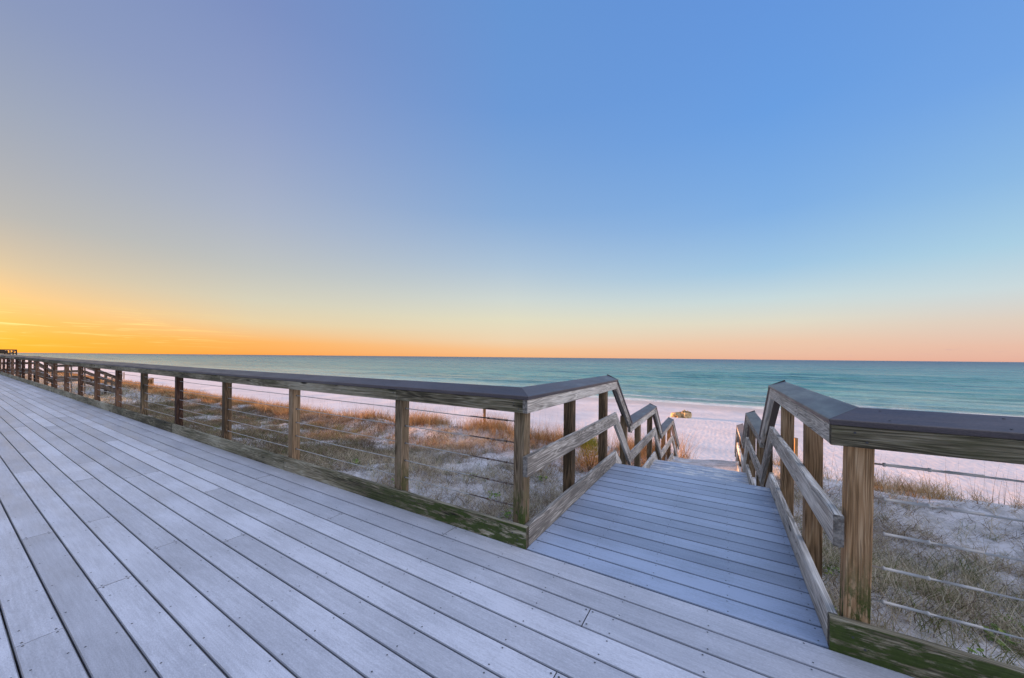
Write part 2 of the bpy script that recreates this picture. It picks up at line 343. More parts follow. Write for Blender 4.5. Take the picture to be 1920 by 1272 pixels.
def ground_z(x, y):
    x = np.asarray(x, float); y = np.asarray(y, float); cz = CREST(x); base = -1.0-.5*np.clip((-x-7)/14, 0, 1)
    w = .5*(vnoise(x, y*0, 3.1, 3)-.5)                                # the crest line wanders
    yy = y+w
    k = [-400, -40, -8, 2, 5, 7.2, 9.0, 10.2, 11.0, 12.2, 13.6, 15, 20, 30, 36, 38, 42, 60, 200]
    out = np.zeros(np.broadcast(x, y).shape)
    rows = [base*0-.5, base*0-.6, base*.9, base, base*.55+(cz-.12)*.45-.06, cz-.20, cz-.16, cz, cz-.10, cz-.62 if True else 0, None, None]
    vals = [base*0-.5, base*0-.6, base*.95, base, (base+cz)/2-.12, cz-.24, cz-.20, cz, cz-.10, cz*.45-2.15*.55-.2, base*0-2.36, base*0-2.5, base*0-2.6, base*0-2.78, base*0-2.93, base*0-3.0, base*0-3.25, base*0-5, base*0-12]
    for i in range(len(k)-1):
        t = np.clip((yy-k[i])/(k[i+1]-k[i]), 0, 1); t2 = t*t*(3-2*t)*.6+t*.4
        sel = (yy >= k[i]) & (yy < k[i+1]); out = np.where(sel, vals[i]*(1-t2)+vals[i+1]*t2, out)
    dune = np.clip((13.2-y)/1.5, 0, 1)
    out = out+dune*(.22*(vnoise(x, y, 1.7, 1)-.5)+.10*(vnoise(x, y, .6, 2)-.5)+.035*(vnoise(x, y, .22, 4)-.5))
    beach = np.clip((y-13)/2, 0, 1)*np.clip((37-y)/3, 0, 1)
    out = out+beach*(.10*(vnoise(x, y, 5., 5)-.5)+.05*(vnoise(x, y, 1.6, 6)-.5))
    return out
def axis(parts):
    a = []
    for lo, hi, n, p in parts:
        t = np.linspace(0, 1, n, endpoint=False)
        a.append(lo+(hi-lo)*(t**p if p > 0 else 1-(1-t)**(-p)))
    return np.unique(np.concatenate(a))
def grid(name, xs, ys, zfun, mat, smooth=True):
    Xg, Yg = np.meshgrid(xs, ys); Zg = zfun(Xg, Yg); nx, ny = len(xs), len(ys)
    V = np.stack([Xg.ravel(), Yg.ravel(), Zg.ravel()], 1)
    i = np.arange(ny-1)[:, None]*nx+np.arange(nx-1)[None, :]; i = i.ravel()
    Fc = np.stack([i, i+1, i+nx+1, i+nx], 1)
    return link(name, np_mesh(name, V, Fc, smooth=smooth), mat)

m, N, b = mat_new('white_sand'); M_SAND = m
tc = N.n('ShaderNodeTexCoord'); P = tc.outputs['Object']; sx = N.n('ShaderNodeSeparateXYZ'); N.link(P, sx.inputs[0])
big = N.noise(N.scale(P, (.25, .5, .3)), 1., 5, .6)
base = N.ramp(big, [(.3, (.57, .535, .525)), (.7, (.70, .665, .65))])
wet = N.math('ADD', sx.outputs[1], N.math('MULTIPLY', N.math('SUBTRACT', N.noise(N.scale(P, (.06, .2, .2)), 1., 3), .5), 5.))
wetm = N.mapr(wet, 31.5, 36.5, smooth=True)
base = N.mix(N.math('MULTIPLY', wetm, .8), base, (.50, .41, .35))
# scattered wrack line and footprints
tr = N.mapr(N.noise(N.scale(P, (1.1, 3.0, 2)), 1., 6, .7, .4), .60, .68); band = N.math('MULTIPLY', N.mapr(sx.outputs[1], 26, 30), N.mapr(sx.outputs[1], 36.5, 33))
base = N.mix(N.math('MULTIPLY', N.math('MULTIPLY', tr, band), .75), base, (.36, .30, .28))
# plant litter in the dune
lit = N.mapr(N.noise(N.scale(P, (2.2, 2.2, 2.2)), 1., 9, .9, .3), .46, .54); dn = N.mapr(sx.outputs[1], 12.6, 11.4)
base = N.mix(N.math('MULTIPLY', N.math('MULTIPLY', lit, dn), N.mapr(sx.outputs[0], -12, -6, .75, .42)), base, (.15, .135, .09))
peb = N.mapr(N.noise(P, 42., 3, .7), .60, .70); base = N.mix(N.math('MULTIPLY', N.math('MULTIPLY', peb, dn), .55), base, (.12, .10, .085))
N.link(base, b.inputs['Base Color']); N.link(N.mapr(wetm, 0, 1, .85, .45), b.inputs['Roughness']); N.link(N.mapr(wetm, 0, 1, .02, .5), b.inputs['Specular IOR Level'])
# groomed ripple pattern over the beach, soft lumps on the dune
wv = N.n('ShaderNodeTexVoronoi'); wv.feature = 'SMOOTH_F1'; N.link(N.add(N.scale(P, (4.8, 7.5, 3)), N.scale(N.noise(N.scale(P, (.7, .7, .7)), 1., 2, out=1), (1.2, 1.2, 0))), wv.inputs['Vector']); wv.inputs['Scale'].default_value = 1.; wv.inputs['Randomness'].default_value = .6
rip = N.math('MULTIPLY', wv.outputs['Distance'], N.mapr(sx.outputs[1], 12, 14)); rip = N.math('MULTIPLY', rip, N.mapr(sx.outputs[1], 32, 24, .35, 1.))
rip = N.math('MULTIPLY', rip, N.mapr(wetm, 0, 1, 1, .1))
lump = N.noise(P, 2.2, 5, .6); fine = N.noise(P, 60., 3, .6)
h = N.math('ADD', N.math('MULTIPLY', rip, .022), N.math('ADD', N.math('MULTIPLY', lump, .035), N.math('MULTIPLY', fine, .004)))
bp = bump(N, b, h, 1., 1.)
xs = axis([(-3000, -120, 40, -3), (-120, -40, 90, 1), (-40, -12, 150, 1), (-12, 8, 220, 1), (8, 60, 60, 1), (60, 1500, 30, 3), (1500, 1501, 1, 1)])
ys = axis([(-400, -8, 25, 1), (-8, 2, 22, 1), (2, 14, 130, 1), (14, 44, 90, 1), (44, 190, 10, 1), (190, 191, 1, 1)])
beach = grid('beach', xs, ys, ground_z, M_SAND); tag(beach, kind='structure')

# ------------------------------------------------------------------ sea
SEA = -3.0
m, N, b = mat_new('sea_water'); M_SEA = m
tc = N.n('ShaderNodeTexCoord'); P = tc.outputs['Object']; sx = N.n('ShaderNodeSeparateXYZ'); N.link(P, sx.inputs[0])
ywob = N.math('ADD', sx.outputs[1], N.math('MULTIPLY', N.math('SUBTRACT', N.noise(N.scale(P, (.004, .02, .01)), 1., 4), .5), 60.))
lg = N.math('LOGARITHM', N.math('MAXIMUM', N.math('SUBTRACT', ywob, 30.), 5.), 10.)
deep = N.ramp(N.math('DIVIDE', lg, 4.), [(.18, (.42, .56, .50)), (.30, (.25, .46, .43)), (.42, (.10, .32, .30)), (.58, (.045, .215, .23)), (.70, (.014, .085, .14)), (.85, (.009, .045, .10)), (1., (.007, .03, .08))])
patch = N.noise(N.scale(P, (.006, .035, .02)), 1., 5, .6)
streak = N.noise(N.scale(P, (.02, .22, .1)), 1., 6, .7)
deep = N.mix(N.mapr(patch, .42, .66), deep, N.mix(.55, deep, (.012, .10, .15)))
deep = N.mix(N.math('MULTIPLY', N.mapr(streak, .48, .62), .5), deep, (.012, .075, .10))
foamn = N.noise(N.scale(P, (.5, 1.6, 1)), 1., 6, .7, .5)
fy = N.math('ADD', sx.outputs[1], N.math('MULTIPLY', N.math('SUBTRACT', N.noise(N.scale(P, (.11, .3, .2)), 1., 4), .5), 3.4))
f1 = N.math('MULTIPLY', N.mapr(fy, 40.4, 39.4), N.mapr(foamn, .30, .50))
f2 = N.math('MULTIPLY', N.math('MULTIPLY', N.mapr(fy, 42.2, 42.8), N.mapr(fy, 44.4, 43.4)), N.mapr(foamn, .44, .56))
foam = N.math('MAXIMUM', f1, N.math('MULTIPLY', f2, .7))
c = N.mix(N.math('MULTIPLY', foam, .95), deep, (.78, .78, .76))
N.link(c, b.inputs['Base Color']); b.inputs['IOR'].default_value = 1.33; b.inputs['Specular IOR Level'].default_value = .5
N.link(N.mapr(lg, 1.2, 3.2, .18, .34), b.inputs['Roughness'])
w1 = N.noise(N.scale(P, (.55, 1.7, 1)), 1., 5, .6, .3); w2 = N.noise(N.scale(P, (.08, .30, 1)), 1., 5, .62, .5); w3 = N.noise(N.scale(P, (.012, .05, 1)), 1., 5, .6, .3)
h = N.math('ADD', N.math('ADD', N.math('MULTIPLY', w1, .45), N.math('MULTIPLY', w2, 1.5)), N.math('MULTIPLY', w3, 4.5))
bump(N, b, h, .9, 1.)
def sea_z(x, y):
    wob = 7*vnoise(x, y*0, 38, 8)+2.5*vnoise(x, y*.3, 12, 9)
    amp = .8*np.clip((y-38.5)/8, 0, 1)*np.clip(1-(y-60)/500, .15, 1)
    ph = (y+wob)
    amp = amp*np.clip((x+140)/120, .25, 1)
    z = amp*(.30*(np.maximum(0, np.sin(ph/9.5*2*np.pi))**3)*(.35+vnoise(x, y, 26, 10))+.10*np.sin((ph*1.31+x*.06)/3.4*2*np.pi)*vnoise(x, y, 9, 12)+.22*(vnoise(x*.45, y, 2.4, 11)-.5)+.10*(vnoise(x*.5, y, .9, 13)-.5))
    sw = .6*np.exp(-((ph-51.)/1.3)**2)*np.clip((vnoise(x, y*0, 17, 14)-.35)*3, 0, 1)+.22*np.exp(-((ph-45.6)/.8)**2)*np.clip((vnoise(x, y*0, 11, 15)-.4)*3, 0, 1)
    return SEA+z+sw*np.clip((x+110)/80, .12, 1)
xs = axis([(-30000, -900, 25, -4), (-900, -200, 110, 1), (-200, -40, 180, 1), (-40, 60, 200, 1), (60, 400, 60, 1), (400, 25000, 25, 4), (25000, 25001, 1, 1)])
ys = axis([(37.0, 75, 200, 1), (75, 140, 130, 1), (140, 400, 110, 1), (400, 45000, 60, 5), (45000, 45001, 1, 1)])
sea = grid('sea', xs, ys, sea_z, M_SEA); tag(sea, kind='structure')

# ------------------------------------------------------------------ boardwalk deck
YF = 2.165                      # inner face of the kick boards
PITCH, GAP, TH = .1484, .0062, .026
def deck_rows(rows, mat, name, joints, x0, x1, lift, ztop=0., screws=None):
    """rows: (y0,y1); every plank a chamfered bar, all in one sheet"""
    V = []; Q = []; rn = []; ed = []
    def bar(xa, xb, ya, yb, r):
        n = max(1, int((xb-xa)/1.2)); c = .0036; dz = random.uniform(-.0012, .0012)
        prof = [(ya, -TH), (ya, -c), (ya+c, 0), (yb-c, 0), (yb, -c), (yb, -TH)]
        b0 = len(V)
        for i in range(n+1):
            x = xa+(xb-xa)*i/n; zz = ztop+dz+(zf(x) if lift else 0)
            for y, z in prof: V.append((x, y, z+zz))
        for i in range(n):
            for k in range(6):
                a = b0+i*6+k; b_ = b0+i*6+(k+1) % 6
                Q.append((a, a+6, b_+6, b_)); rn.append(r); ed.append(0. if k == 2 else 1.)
        for e in (b0, b0+n*6):
            s = 1 if e == b0 else -1
            q1 = (e, e+1, e+4, e+5); q2 = (e+1, e+2, e+3, e+4)
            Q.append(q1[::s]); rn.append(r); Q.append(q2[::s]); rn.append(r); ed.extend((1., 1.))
    for ri, (ya, yb) in enumerate(rows):
        js = [x0]+sorted(j for j in joints(ri) if x0 < j < x1)+[x1]
        for a, b_ in zip(js[:-1], js[1:]): bar(a+.0028, b_-.0028, ya, yb, random.random())
    me = np_mesh(name, np.array(V), np.array(Q), {'rnd': ('FACE', np.array(rn)), 'grime': ('FACE', np.array(ed))})
    me.materials.append(mat)
    return me
seams = [2.1715, 2.006]
while seams[-1] > -2.4: seams.append(seams[-1]-PITCH if len(seams) > 2 else 1.846)
rows = [(seams[i+1]+GAP/2, seams[i]-GAP/2) for i in range(len(seams)-1)]
known = {1: [-4.33, 8.], 2: [-.60, -2.77, -9.9], 3: [-.605+3.05, -6.7], 4: [-4.31, -.60+2.4], 5: [-.60, -5.52], 6: [-3.06, .6], 7: [-6.67, 1.9], 8: [-3.35, 1.2], 9: [-4.31, .63], 10: [-3.05, 2.4], 11: [-4.30, 1.2], 12: [-2.75, 1.6]}
def jn(i):
    r = random.Random(100+i); k = sorted(known.get(i, [r.choice([-.6, -1.8, -3.05, 1.2, .6])])); out = list(k)
    x = k[0]
    while x > -75: x -= r.choice([2.44, 3.66, 3.66, 4.88]); out.append(x)
    x = k[-1]
    while x < 9: x += r.choice([2.44, 3.66]); out.append(x)
    return out
me = deck_rows(rows, M_DECK, 'boardwalk', jn, -75, 9, True)
deck = link('boardwalk', me, None); tag(deck, kind='structure')
# screws and the framing under the deck belong to the boardwalk too
bm = bmesh.new(); bm.from_mesh(me); me.materials.append(M_SCREW); me.materials.append(W_DARK)
def bmbox(bm, x0, x1, y0, y1, z0, z1, mi=0):
    vs = [bm.verts.new(p) for p in ((x0,y0,z0),(x1,y0,z0),(x1,y1,z0),(x0,y1,z0),(x0,y0,z1),(x1,y0,z1),(x1,y1,z1),(x0,y1,z1))]
    for f in ((0,3,2,1),(4,5,6,7),(0,1,5,4),(1,2,6,5),(2,3,7,6),(3,0,4,7)):
        bm.faces.new([vs[i] for i in f]).material_index = mi
def screw(bm, x, y, z, r=.0042, mi=1):
    vs = [bm.verts.new((x+r*math.cos(a), y+r*math.sin(a), z)) for a in [k*math.pi/3 for k in range(6)]]
    bm.faces.new(vs).material_index = mi
for i, (ya, yb) in enumerate(rows):
    x = 4.0
    while x > -16:
        x -= .406
        for yy in (ya+.022, yb-.022):
            xx = x+random.uniform(-.012, .012); screw(bm, xx, yy+random.uniform(-.004, .004), zf(xx)+.0018)
    for j in jn(i):
        if -14 < j < 4:
            for yy in (ya+.022, yb-.022):
                for s in (-.018, .018): screw(bm, j+s, yy, zf(j)+.0018, .005)
x = -75.
while x < 9:
    z = zf(x); bmbox(bm, x, x+.04, -2.4, 2.16, z-.24, z-TH-.003, 2); x += .812
for x in range(-74, 9, 3):
    z = zf(x)
    for y in (-2.2, 0, 1.95): bmbox(bm, x-.09, x+.09, y-.09, y+.09, -2.6, z-.245, 2)
bm.to_mesh(me); bm.free()

# ------------------------------------------------------------------ left cable railing
PX = [-1.262, -2.515, -4.33, -6.13, -7.98, -9.83, -11.62, -13.50, -15.34, -17.2, -19.03, -20.75, -22.6, -24.45, -26.3]
while PX[-1] > -62: PX.append(PX[-1]-1.83)
PY = YF+.038+.0445
CAB = [.868, .711, .554, .398, .245]
TILT = math.atan2(.052, .138)
# cap cross-section: inner top edge at (0, 1.067), rising outward
def cap_prof(sgn, r=.006):
    """side coordinate grows to the right of travel; sgn=+1 when outside is to the right"""
    c, s = math.cos(TILT), math.sin(TILT); w, t = .148, .030
    pts = rrect(w, t, r); out = []
    for x, y in pts:
        X0 = x+w/2; Y0 = y-t/2
        out.append((sgn*(X0*c-Y0*s-.014), X0*s+Y0*c))
    return out
rail_l = empty('cable_railing', (-30, PY, 0)); tag(rail_l, 'long railing with horizontal cables along the boardwalk, ending at the left corner of the stairs', 'railing')
n45a = Vector((1, 1, 0)).normalized()
for i, x in enumerate(PX):
    z = zf(x); zt = 1.045+z
    lean = .02 if i in (1, 2) else random.uniform(-.004, .02)
    po = post(x, PY, -1.9, zt, W_POSTM if i in (0, 1, 5) else (W_POST if i < 4 else W_FAR), rail_l, top=(x+.006, PY, zt))
# cap, travelling in -x so that the outside (+y) is on the right-hand side
cx = -1.17
segs = [-1.17, -2.50, -6.13, -9.83, -13.5, -17.2, -20.75, -24.45, -28.1, -31.8, -35.4, -39.1, -42.8, -46.4, -50.1, -53.7, -57.4, -62.5]
sc = Vector((1, .35, 0)).normalized()
for k, (a, b_) in enumerate(zip(segs[:-1], segs[1:])):
    dz = random.uniform(-.002, .002) if k else 0
    sweep('cap_board', cap_prof(1), (a-(.001 if k else .0015), YF, 1.068+dz), (b_+.001, YF, 1.068+random.uniform(-.002, .002)), M_CAP, rail_l,
          cut0=Vector((1, 1, 0)).normalized() if k == 0 else sc, cut1=sc, lift=True, jit=.0008)
    sweep('rail_board', rrect(.038, .092, .003), (a-(.001 if k else .038), YF+.019, .994), (b_+.001, YF+.019, .994), W_RAIL, rail_l, lift=True, jit=.0012)
ks = [-1.17, -4.38, -7.98, -11.62, -15.34, -19.03, -22.6, -26.3, -31.8, -37.3, -42.8, -48.3, -53.7, -62.5]
for k, (a, b_) in enumerate(zip(ks[:-1], ks[1:])):
    sweep('kick_board', rrect(.038, .165, .005), (a-.002, YF+.019+random.uniform(-.001, .003), .0665), (b_+.002, YF+.019+random.uniform(0, .003), .0665), W_MOSS if k == 0 else W_KICK, rail_l, lift=True, jit=.0015)
for zc in CAB:
    pts = []
    for i, (xa, xb) in enumerate(zip(PX[:-1], PX[1:])):
        pts.append((xa, PY, zc)); pts.append(((xa+xb)/2, PY, zc-.003))
    pts.append((PX[-1], PY, zc))
    cb = tube('cable', pts, .004, M_STEEL, rail_l, 6, lift=True)
    x0 = PX[0]-.05
    tube('turnbuckle', [(x0, PY, zc), (x0-.07, PY, zc), (x0-.071, PY, zc), (x0-.08, PY, zc), (x0-.081, PY, zc), (x0-.24, PY, zc), (x0-.241, PY, zc), (x0-.25, PY, zc), (x0-.251, PY, zc), (x0-.42, PY, zc)],
         [.004, .004, .008, .008, .0062, .0062, .008, .008, .0052, .0046], M_RUST, rail_l, 8)
    for x in PX[1:7]:
        tube('cable_sleeve', [(x+.0445, PY, zc+zf(x)), (x+.054, PY, zc+zf(x))], [.011, .009], M_SCREW, rail_l, 8)

def disc(name, p, nrm, rad, parent, mat=M_SCREW):
    p = Vector(p); nrm = Vector(nrm).normalized()
    return tube(name, [p-nrm*.004, p+nrm*.0016], rad, mat, parent, 8)
CN = Vector((0, -math.sin(TILT), math.cos(TILT)))
def cap_screws(x, parent, lift=True):
    for w in (.030, .118):
        disc('screw', (x+random.uniform(-.01, .01), YF-.014+w*math.cos(TILT), 1.068+w*math.sin(TILT)+(zf(x) if lift else 0)), CN, .0045, parent)
for x in (-1.55, -2.3, -2.68, -3.3, -4.1, -4.9, -5.9): cap_screws(x, rail_l)
for x in PX[:6]:
    for dx, dz in ((-.02, .02), (.02, -.02)): disc('nail', (x+dx, YF, .994+dz+zf(x)), (0, -1, 0), .005, rail_l); disc('nail', (x+dx, YF-.002, .07+dz+zf(x)), (0, -1, 0), .005, rail_l)

# ------------------------------------------------------------------ right cable railing
rail_r = empty('cable_railing', (2, PY, 0)); tag(rail_r, 'short railing with cables at the right edge, its kick board thick with green moss', 'railing')
RX = .43
pr = [(.515, True)]+[(.515+1.83*k, False) for k in range(1, 5)]
for i, (x, first) in enumerate(pr):
    post(x, PY, -1.9, 1.045, W_PINEM if first else W_POST, rail_r, top=(x+(.028 if first else 0), PY, 1.045))
# travels in -x as well so that outside stays on the right; mitre at the corner end
cr2 = Vector((-1, 1, 0)).normalized()
for a, b_, last in ((7.9, 4.17, 0), (4.17, RX, 1)):
    sweep('cap_board', cap_prof(1), (a, YF, 1.068), (b_+(.0015 if last else .001), YF, 1.068), M_CAP, rail_r, cut1=cr2 if last else None, jit=.0006)
    sweep('rail_board', rrect(.038, .092, .003), (a, YF+.019, .994), (b_, YF+.019, .994), W_RAIL, rail_r, jit=.001)
    sweep('kick_board', rrect(.038, .175, .006), (a, YF+.019, .0655), (b_, YF+.019, .0655), W_MOSS, rail_r, jit=.001)
for x in (.62, .97, 1.5): cap_screws(x, rail_r, False)
for dx, dz in ((-.02, .02), (.02, -.02)): disc('nail', (.53+dx, YF, .994+dz), (0, -1, 0), .005, rail_r); disc('nail', (.53+dx, YF, .07+dz), (0, -1, 0), .005, rail_r)
for zc in CAB:
    pts = [(pr[0][0], PY, zc)]
    for (xa, _), (xb, _) in zip(pr[:-1], pr[1:]): pts += [((xa+xb)/2, PY, zc-.004), (xb, PY, zc)]
    tube('cable', pts, .0042, M_STEEL, rail_r, 8)
    x0 = .563
    tube('turnbuckle', [(x0, PY, zc), (x0+.06, PY, zc), (x0+.061, PY, zc), (x0+.07, PY, zc), (x0+.071, PY, zc), (x0+.20, PY, zc), (x0+.201, PY, zc), (x0+.21, PY, zc), (x0+.211, PY, zc), (x0+.25, PY, zc), (x0+.251, PY, zc), (x0+.36, PY, zc), (x0+.361, PY, zc)],
         [.004, .004, .009, .009, .0066, .0066, .009, .009, .0045, .0045, .0062, .0062, .004], M_STEEL, rail_r, 8)

# ------------------------------------------------------------------ stairs down to the beach
def stairway(label, x0, levels, width, zbase, ystart, mats, mat_deck, sand_z, xr=None, detail=True, group=None):
    """levels: list of (y0, y1, z) landings; flights join them; last flight ends at levels[-1] tuple (y, z)"""
    root = empty('beach_stairway', (x0+width/2, ystart, zbase)); tag(root, label, 'stairway', group)
    lands, end = levels[:-1], levels[-1]
    xr = xr or (lambda y: x0+width)
    for y0, y1, z in lands:
        n = round((y1-y0)/.1490); p = (y1-y0)/n
        rws = [(y0+i*p+.0042, y0+(i+1)*p-.0042) for i in range(n)]
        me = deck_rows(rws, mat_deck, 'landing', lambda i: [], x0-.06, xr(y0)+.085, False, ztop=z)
        me.materials.append(M_SCREW); bs = bmesh.new(); bs.from_mesh(me)
        for ya_, yb_ in rws:
            for xx in (x0+.03, x0+.40, x0+.80, x0+1.20, xr(y0)-.03):
                for yy in (ya_+.025, yb_-.025): screw(bs, xx+random.uniform(-.01, .01), yy, z+.0018)
        bs.to_mesh(me); bs.free()
        link('landing', me, None, root)
        for xx in (x0-.06, xr(y0)+.045):
            sweep('stringer', rrect(.038, .20, .003), (xx+.02, y0, z-.13), (xx+.02, y1-.01, z-.13), mats['dark'], root)
        sweep('stringer', rrect(.038, .18, .003), (x0, y1-.03, z-.12), (xr(y1), y1-.03, z-.12), mats['dark'], root)
    seq = [(a[1], a[2], b_[0], b_[2]) for a, b_ in zip(lands[:-1], lands[1:])]+[(lands[-1][1], lands[-1][2], end[0], end[1])]
    for ya, za, yb, zb in seq:
        nr = max(2, round((za-zb)/.172)); rise = (za-zb)/nr; run = (yb-ya)/(nr-1) if nr > 1 else .28
        for i in range(1, nr):
            yy = ya+(i-1)*run; zz = za-i*rise
            rws = [(yy-.005, yy+run*.5-.004), (yy+run*.5+.002, yy+run+.012)]
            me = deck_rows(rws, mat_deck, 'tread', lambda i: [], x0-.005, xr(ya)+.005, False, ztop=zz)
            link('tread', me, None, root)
            me2 = sweep('riser', rrect(.02, rise-.03, .002), (x0, yy+.003, zz+rise/2-.015+.002), (xr(ya), yy+.003, zz+rise/2-.013), mats['dark'], root)
        for xx in (x0-.035, xr(ya)+.035):
            sweep('stringer', rrect(.038, .26, .003), (xx, ya-.02, za-.20), (xx, yb, zb-.20), mats['dark'], root, cut0=Vector((0, 1, 0)), cut1=Vector((0, 1, 0)))
    return root
def handrail(label, xin, side, levels, posts, mats, sand_z, mitre, capmat, taper=None, group=None, moss=False):
    """side=+1: the rail stands on the +x side of the walkway; xin = inner face of its boards"""
    root = empty('handrail', (xin, levels[0][0], levels[0][2])); tag(root, label, 'handrail', group)
    tp = taper or (lambda y: 0.)
    XI = lambda y: xin+tp(y)
    lands, end = levels[:-1], levels[-1]; yv = Vector((0, 1, 0))
    # segments: (ya, za, yb, zb, level?)
    seq = []
    for i, (y0, y1, z) in enumerate(lands):
        seq.append((y0, z, y1, z, True))
        nx = lands[i+1] if i+1 < len(lands) else None
        if nx: seq.append((y1, z, nx[0], nx[2], False))
        else: seq.append((y1, z, end[0], end[1], False))
    sg = side                       # travelling +y the right-hand side is +x
    for i, (ya, za, yb, zb, lev) in enumerate(seq):
        first = i == 0
        A = lambda h, y, z, off: (XI(y)+sg*off, y, z+h)
        ic = 1. if lev else math.hypot(yb-ya, zb-za)/(yb-ya)   # 1/cos of the slope
        hr, hm = 1.040-.046*ic, .642-.071*ic
        ca, cb = (ya, yb)
        # a landing's cap oversails the flight's lower end a little, as built
        c0 = Vector((-sg, 1, 0)).normalized() if (first and mitre) else yv
        ov = (YF-ya if mitre else 0) if first else (-.14 if lev else .0); ov2 = .0305 if first and mitre and side > 0 else ov
        e1 = .03 if lev else -.03
        sweep('cap_board', cap_prof(sg), A(1.068, ya+ov, za+(0 if lev else .0), 0), A(1.068, yb+e1, zb-(0 if lev else 0), 0), capmat, root, cut0=c0, cut1=yv, jit=.0006)
        sweep('rail_board', rrect(.038, .092, .003), A(hr, ya+ov2, za, .019), A(hr, yb-(0.0 if lev else .03), zb, .019), mats['board'], root, cut0=yv, cut1=yv, jit=.001)
        sweep('mid_board', rrect(.038, .142, .005), A(hm, ya+((-.05 if side > 0 and mitre else .0) if first else (-.10 if lev else .002)), za, .019), A(hm, yb-(0 if lev else .10), zb, .019), mats['board'], root, cut0=yv, cut1=yv, jit=.001)
        if lev:
            sweep('kick_board', rrect(.038, .150, .006), A(.0775, ya+(.031 if first else .02), za, .019), A(.0775, yb-.01, zb, .019), mats['board'], root, cut1=yv, jit=.001)
        else:
            k = .28
            sweep('kick_board', rrect(.038, .142, .005), A(.0775, ya-.008, za, .019), A(.0775, ya-.008+(yb-ya)*k, za+(zb-za)*k, .019), mats['board'], root, cut0=yv, jit=.001)
    def hz(y):
        for ya, za, yb, zb, lev in seq:
            if ya-.01 <= y <= yb+.01: return za+(zb-za)*(y-ya)/(yb-ya)
        return seq[-1][3]
    for y, ml in posts:
        zt = hz(y)+1.045; post(XI(y)+sg*(.038+.0445), y, sand_z-.3, zt, ml, root)
        if y < 8 and not group:
            for h, d in ((.571, .035), (.994, .02), (.078, .03)):
                if any(l and a <= y <= c for a, _, c, _, l in seq):
                    for q in (-1, 1): disc('nail', (XI(y), y+q*.02, hz(y)+h+q*d), (-sg, 0, 0), .005, root)
    return root
M1 = dict(board=W_GREY, dark=W_DARK)
LV = [(2.1745, 4.56, 0.), (5.50, 7.64, -.70), (8.58, 10.52, -1.385), (12.15, -2.42)]
XL = -1.17
taper = lambda y: -.006*(y-2.17) if y < 4.57 else (-.0145-.020*(min(y, 10.6)-4.57))
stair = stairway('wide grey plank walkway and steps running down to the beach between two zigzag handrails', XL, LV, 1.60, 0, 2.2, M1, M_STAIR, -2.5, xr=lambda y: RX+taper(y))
handrail('left handrail of the near stairs, grey boards with dark cap, zigzagging down to the beach', XL, -1, LV,
         [(3.16, W_POST), (4.25, W_POST), (5.30, W_POST), (6.28, W_POST), (7.42, W_POST), (8.42, W_POST), (9.3, W_POST), (10.35, W_POST), (11.85, W_POST)], M1, -2.6, True, M_CAP)
handrail('right handrail of the near stairs, grey boards with dark cap, beside the mossy pine post', RX, 1, LV,
         [(3.02, W_PINEB), (4.05, W_PINEB), (5.42, W_POST), (6.25, W_POST), (7.45, W_POST), (8.5, W_POST), (9.4, W_POST), (10.3, W_POST), (11.85, W_POST)], M1, -2.6, True, M_CAP, taper=taper)

# second beach access, further along the boardwalk
M2 = dict(board=W_DARK, dark=W_DARK)
LV2 = [(2.30, 4.55, -.04), (5.35, 6.85, -.72), (8.95, -1.95)]
X2 = -46.6
stairway('far beach stairway crossing the dune, small behind the left cable railing', X2, LV2, 1.6, -.04, 2.3, M2, M_STAIR, -2.2)
P2 = [(2.8, W_DARK), (3.7, W_DARK), (4.5, W_DARK), (5.35, W_DARK), (6.1, W_DARK), (6.8, W_DARK), (7.9, W_DARK), (8.3, W_DARK)]
handrail('dark far stairway handrail on the farther side of its steps', X2, -1, LV2, P2, M2, -2.3, False, W_DARK, group='handrails of the far stairway')
handrail('dark far stairway handrail on its nearer side', X2+1.6, 1, LV2, P2, M2, -2.3, False, W_DARK, group='handrails of the far stairway')

# raised viewing platform far down the boardwalk
def box_obj(name, x0, x1, y0, y1, z0, z1, mat, parent, r=.006):
    return sweep(name, rrect(y1-y0, z1-z0, min(r, (y1-y0)/4, (z1-z0)/4)), (x0, (y0+y1)/2, (z0+z1)/2), (x1, (y0+y1)/2, (z0+z1)/2), mat, parent, step=50)
vp = empty('viewing_platform', (-80, 3.6, 0)); tag(vp, 'raised wooden platform with railing against the orange sky at the far left', 'platform')
box_obj('floor', -86, -73.0, 2.4, 5.9, .52, .64, W_DARK, vp)
for x in (-85.9, -83, -80, -77, -73.9):
    for y in (2.5, 5.8): post(x, y, -2.0, 1.66, W_DARK, vp, .12)
for y in (2.5, 5.8):
    for z in (1.60, 1.20, .85): box_obj('rail', -86, -73.8, y-.025, y+.025, z, z+.11, W_DARK, vp)
for x in (-86, -73.85):
    for z in (1.60, 1.20): box_obj('rail', x-.025, x+.025, 2.45, 5.85, z, z+.11, W_DARK, vp)
box_obj('panel', -85.8, -85.74, 2.5, 5.2, .7, 1.58, W_DARK, vp); box_obj('panel', -73.75, -73.69, 2.5, 5.2, 1.28, 1.58, W_DARK, vp); box_obj('panel', -73.75, -73.69, 2.5, 5.2, .7, 1.16, W_DARK, vp)
sweep('brace', rrect(.06, .10, .004), (-73.7, 4.75, .64), (-73.7, 5.75, 1.6), W_DARK, vp)

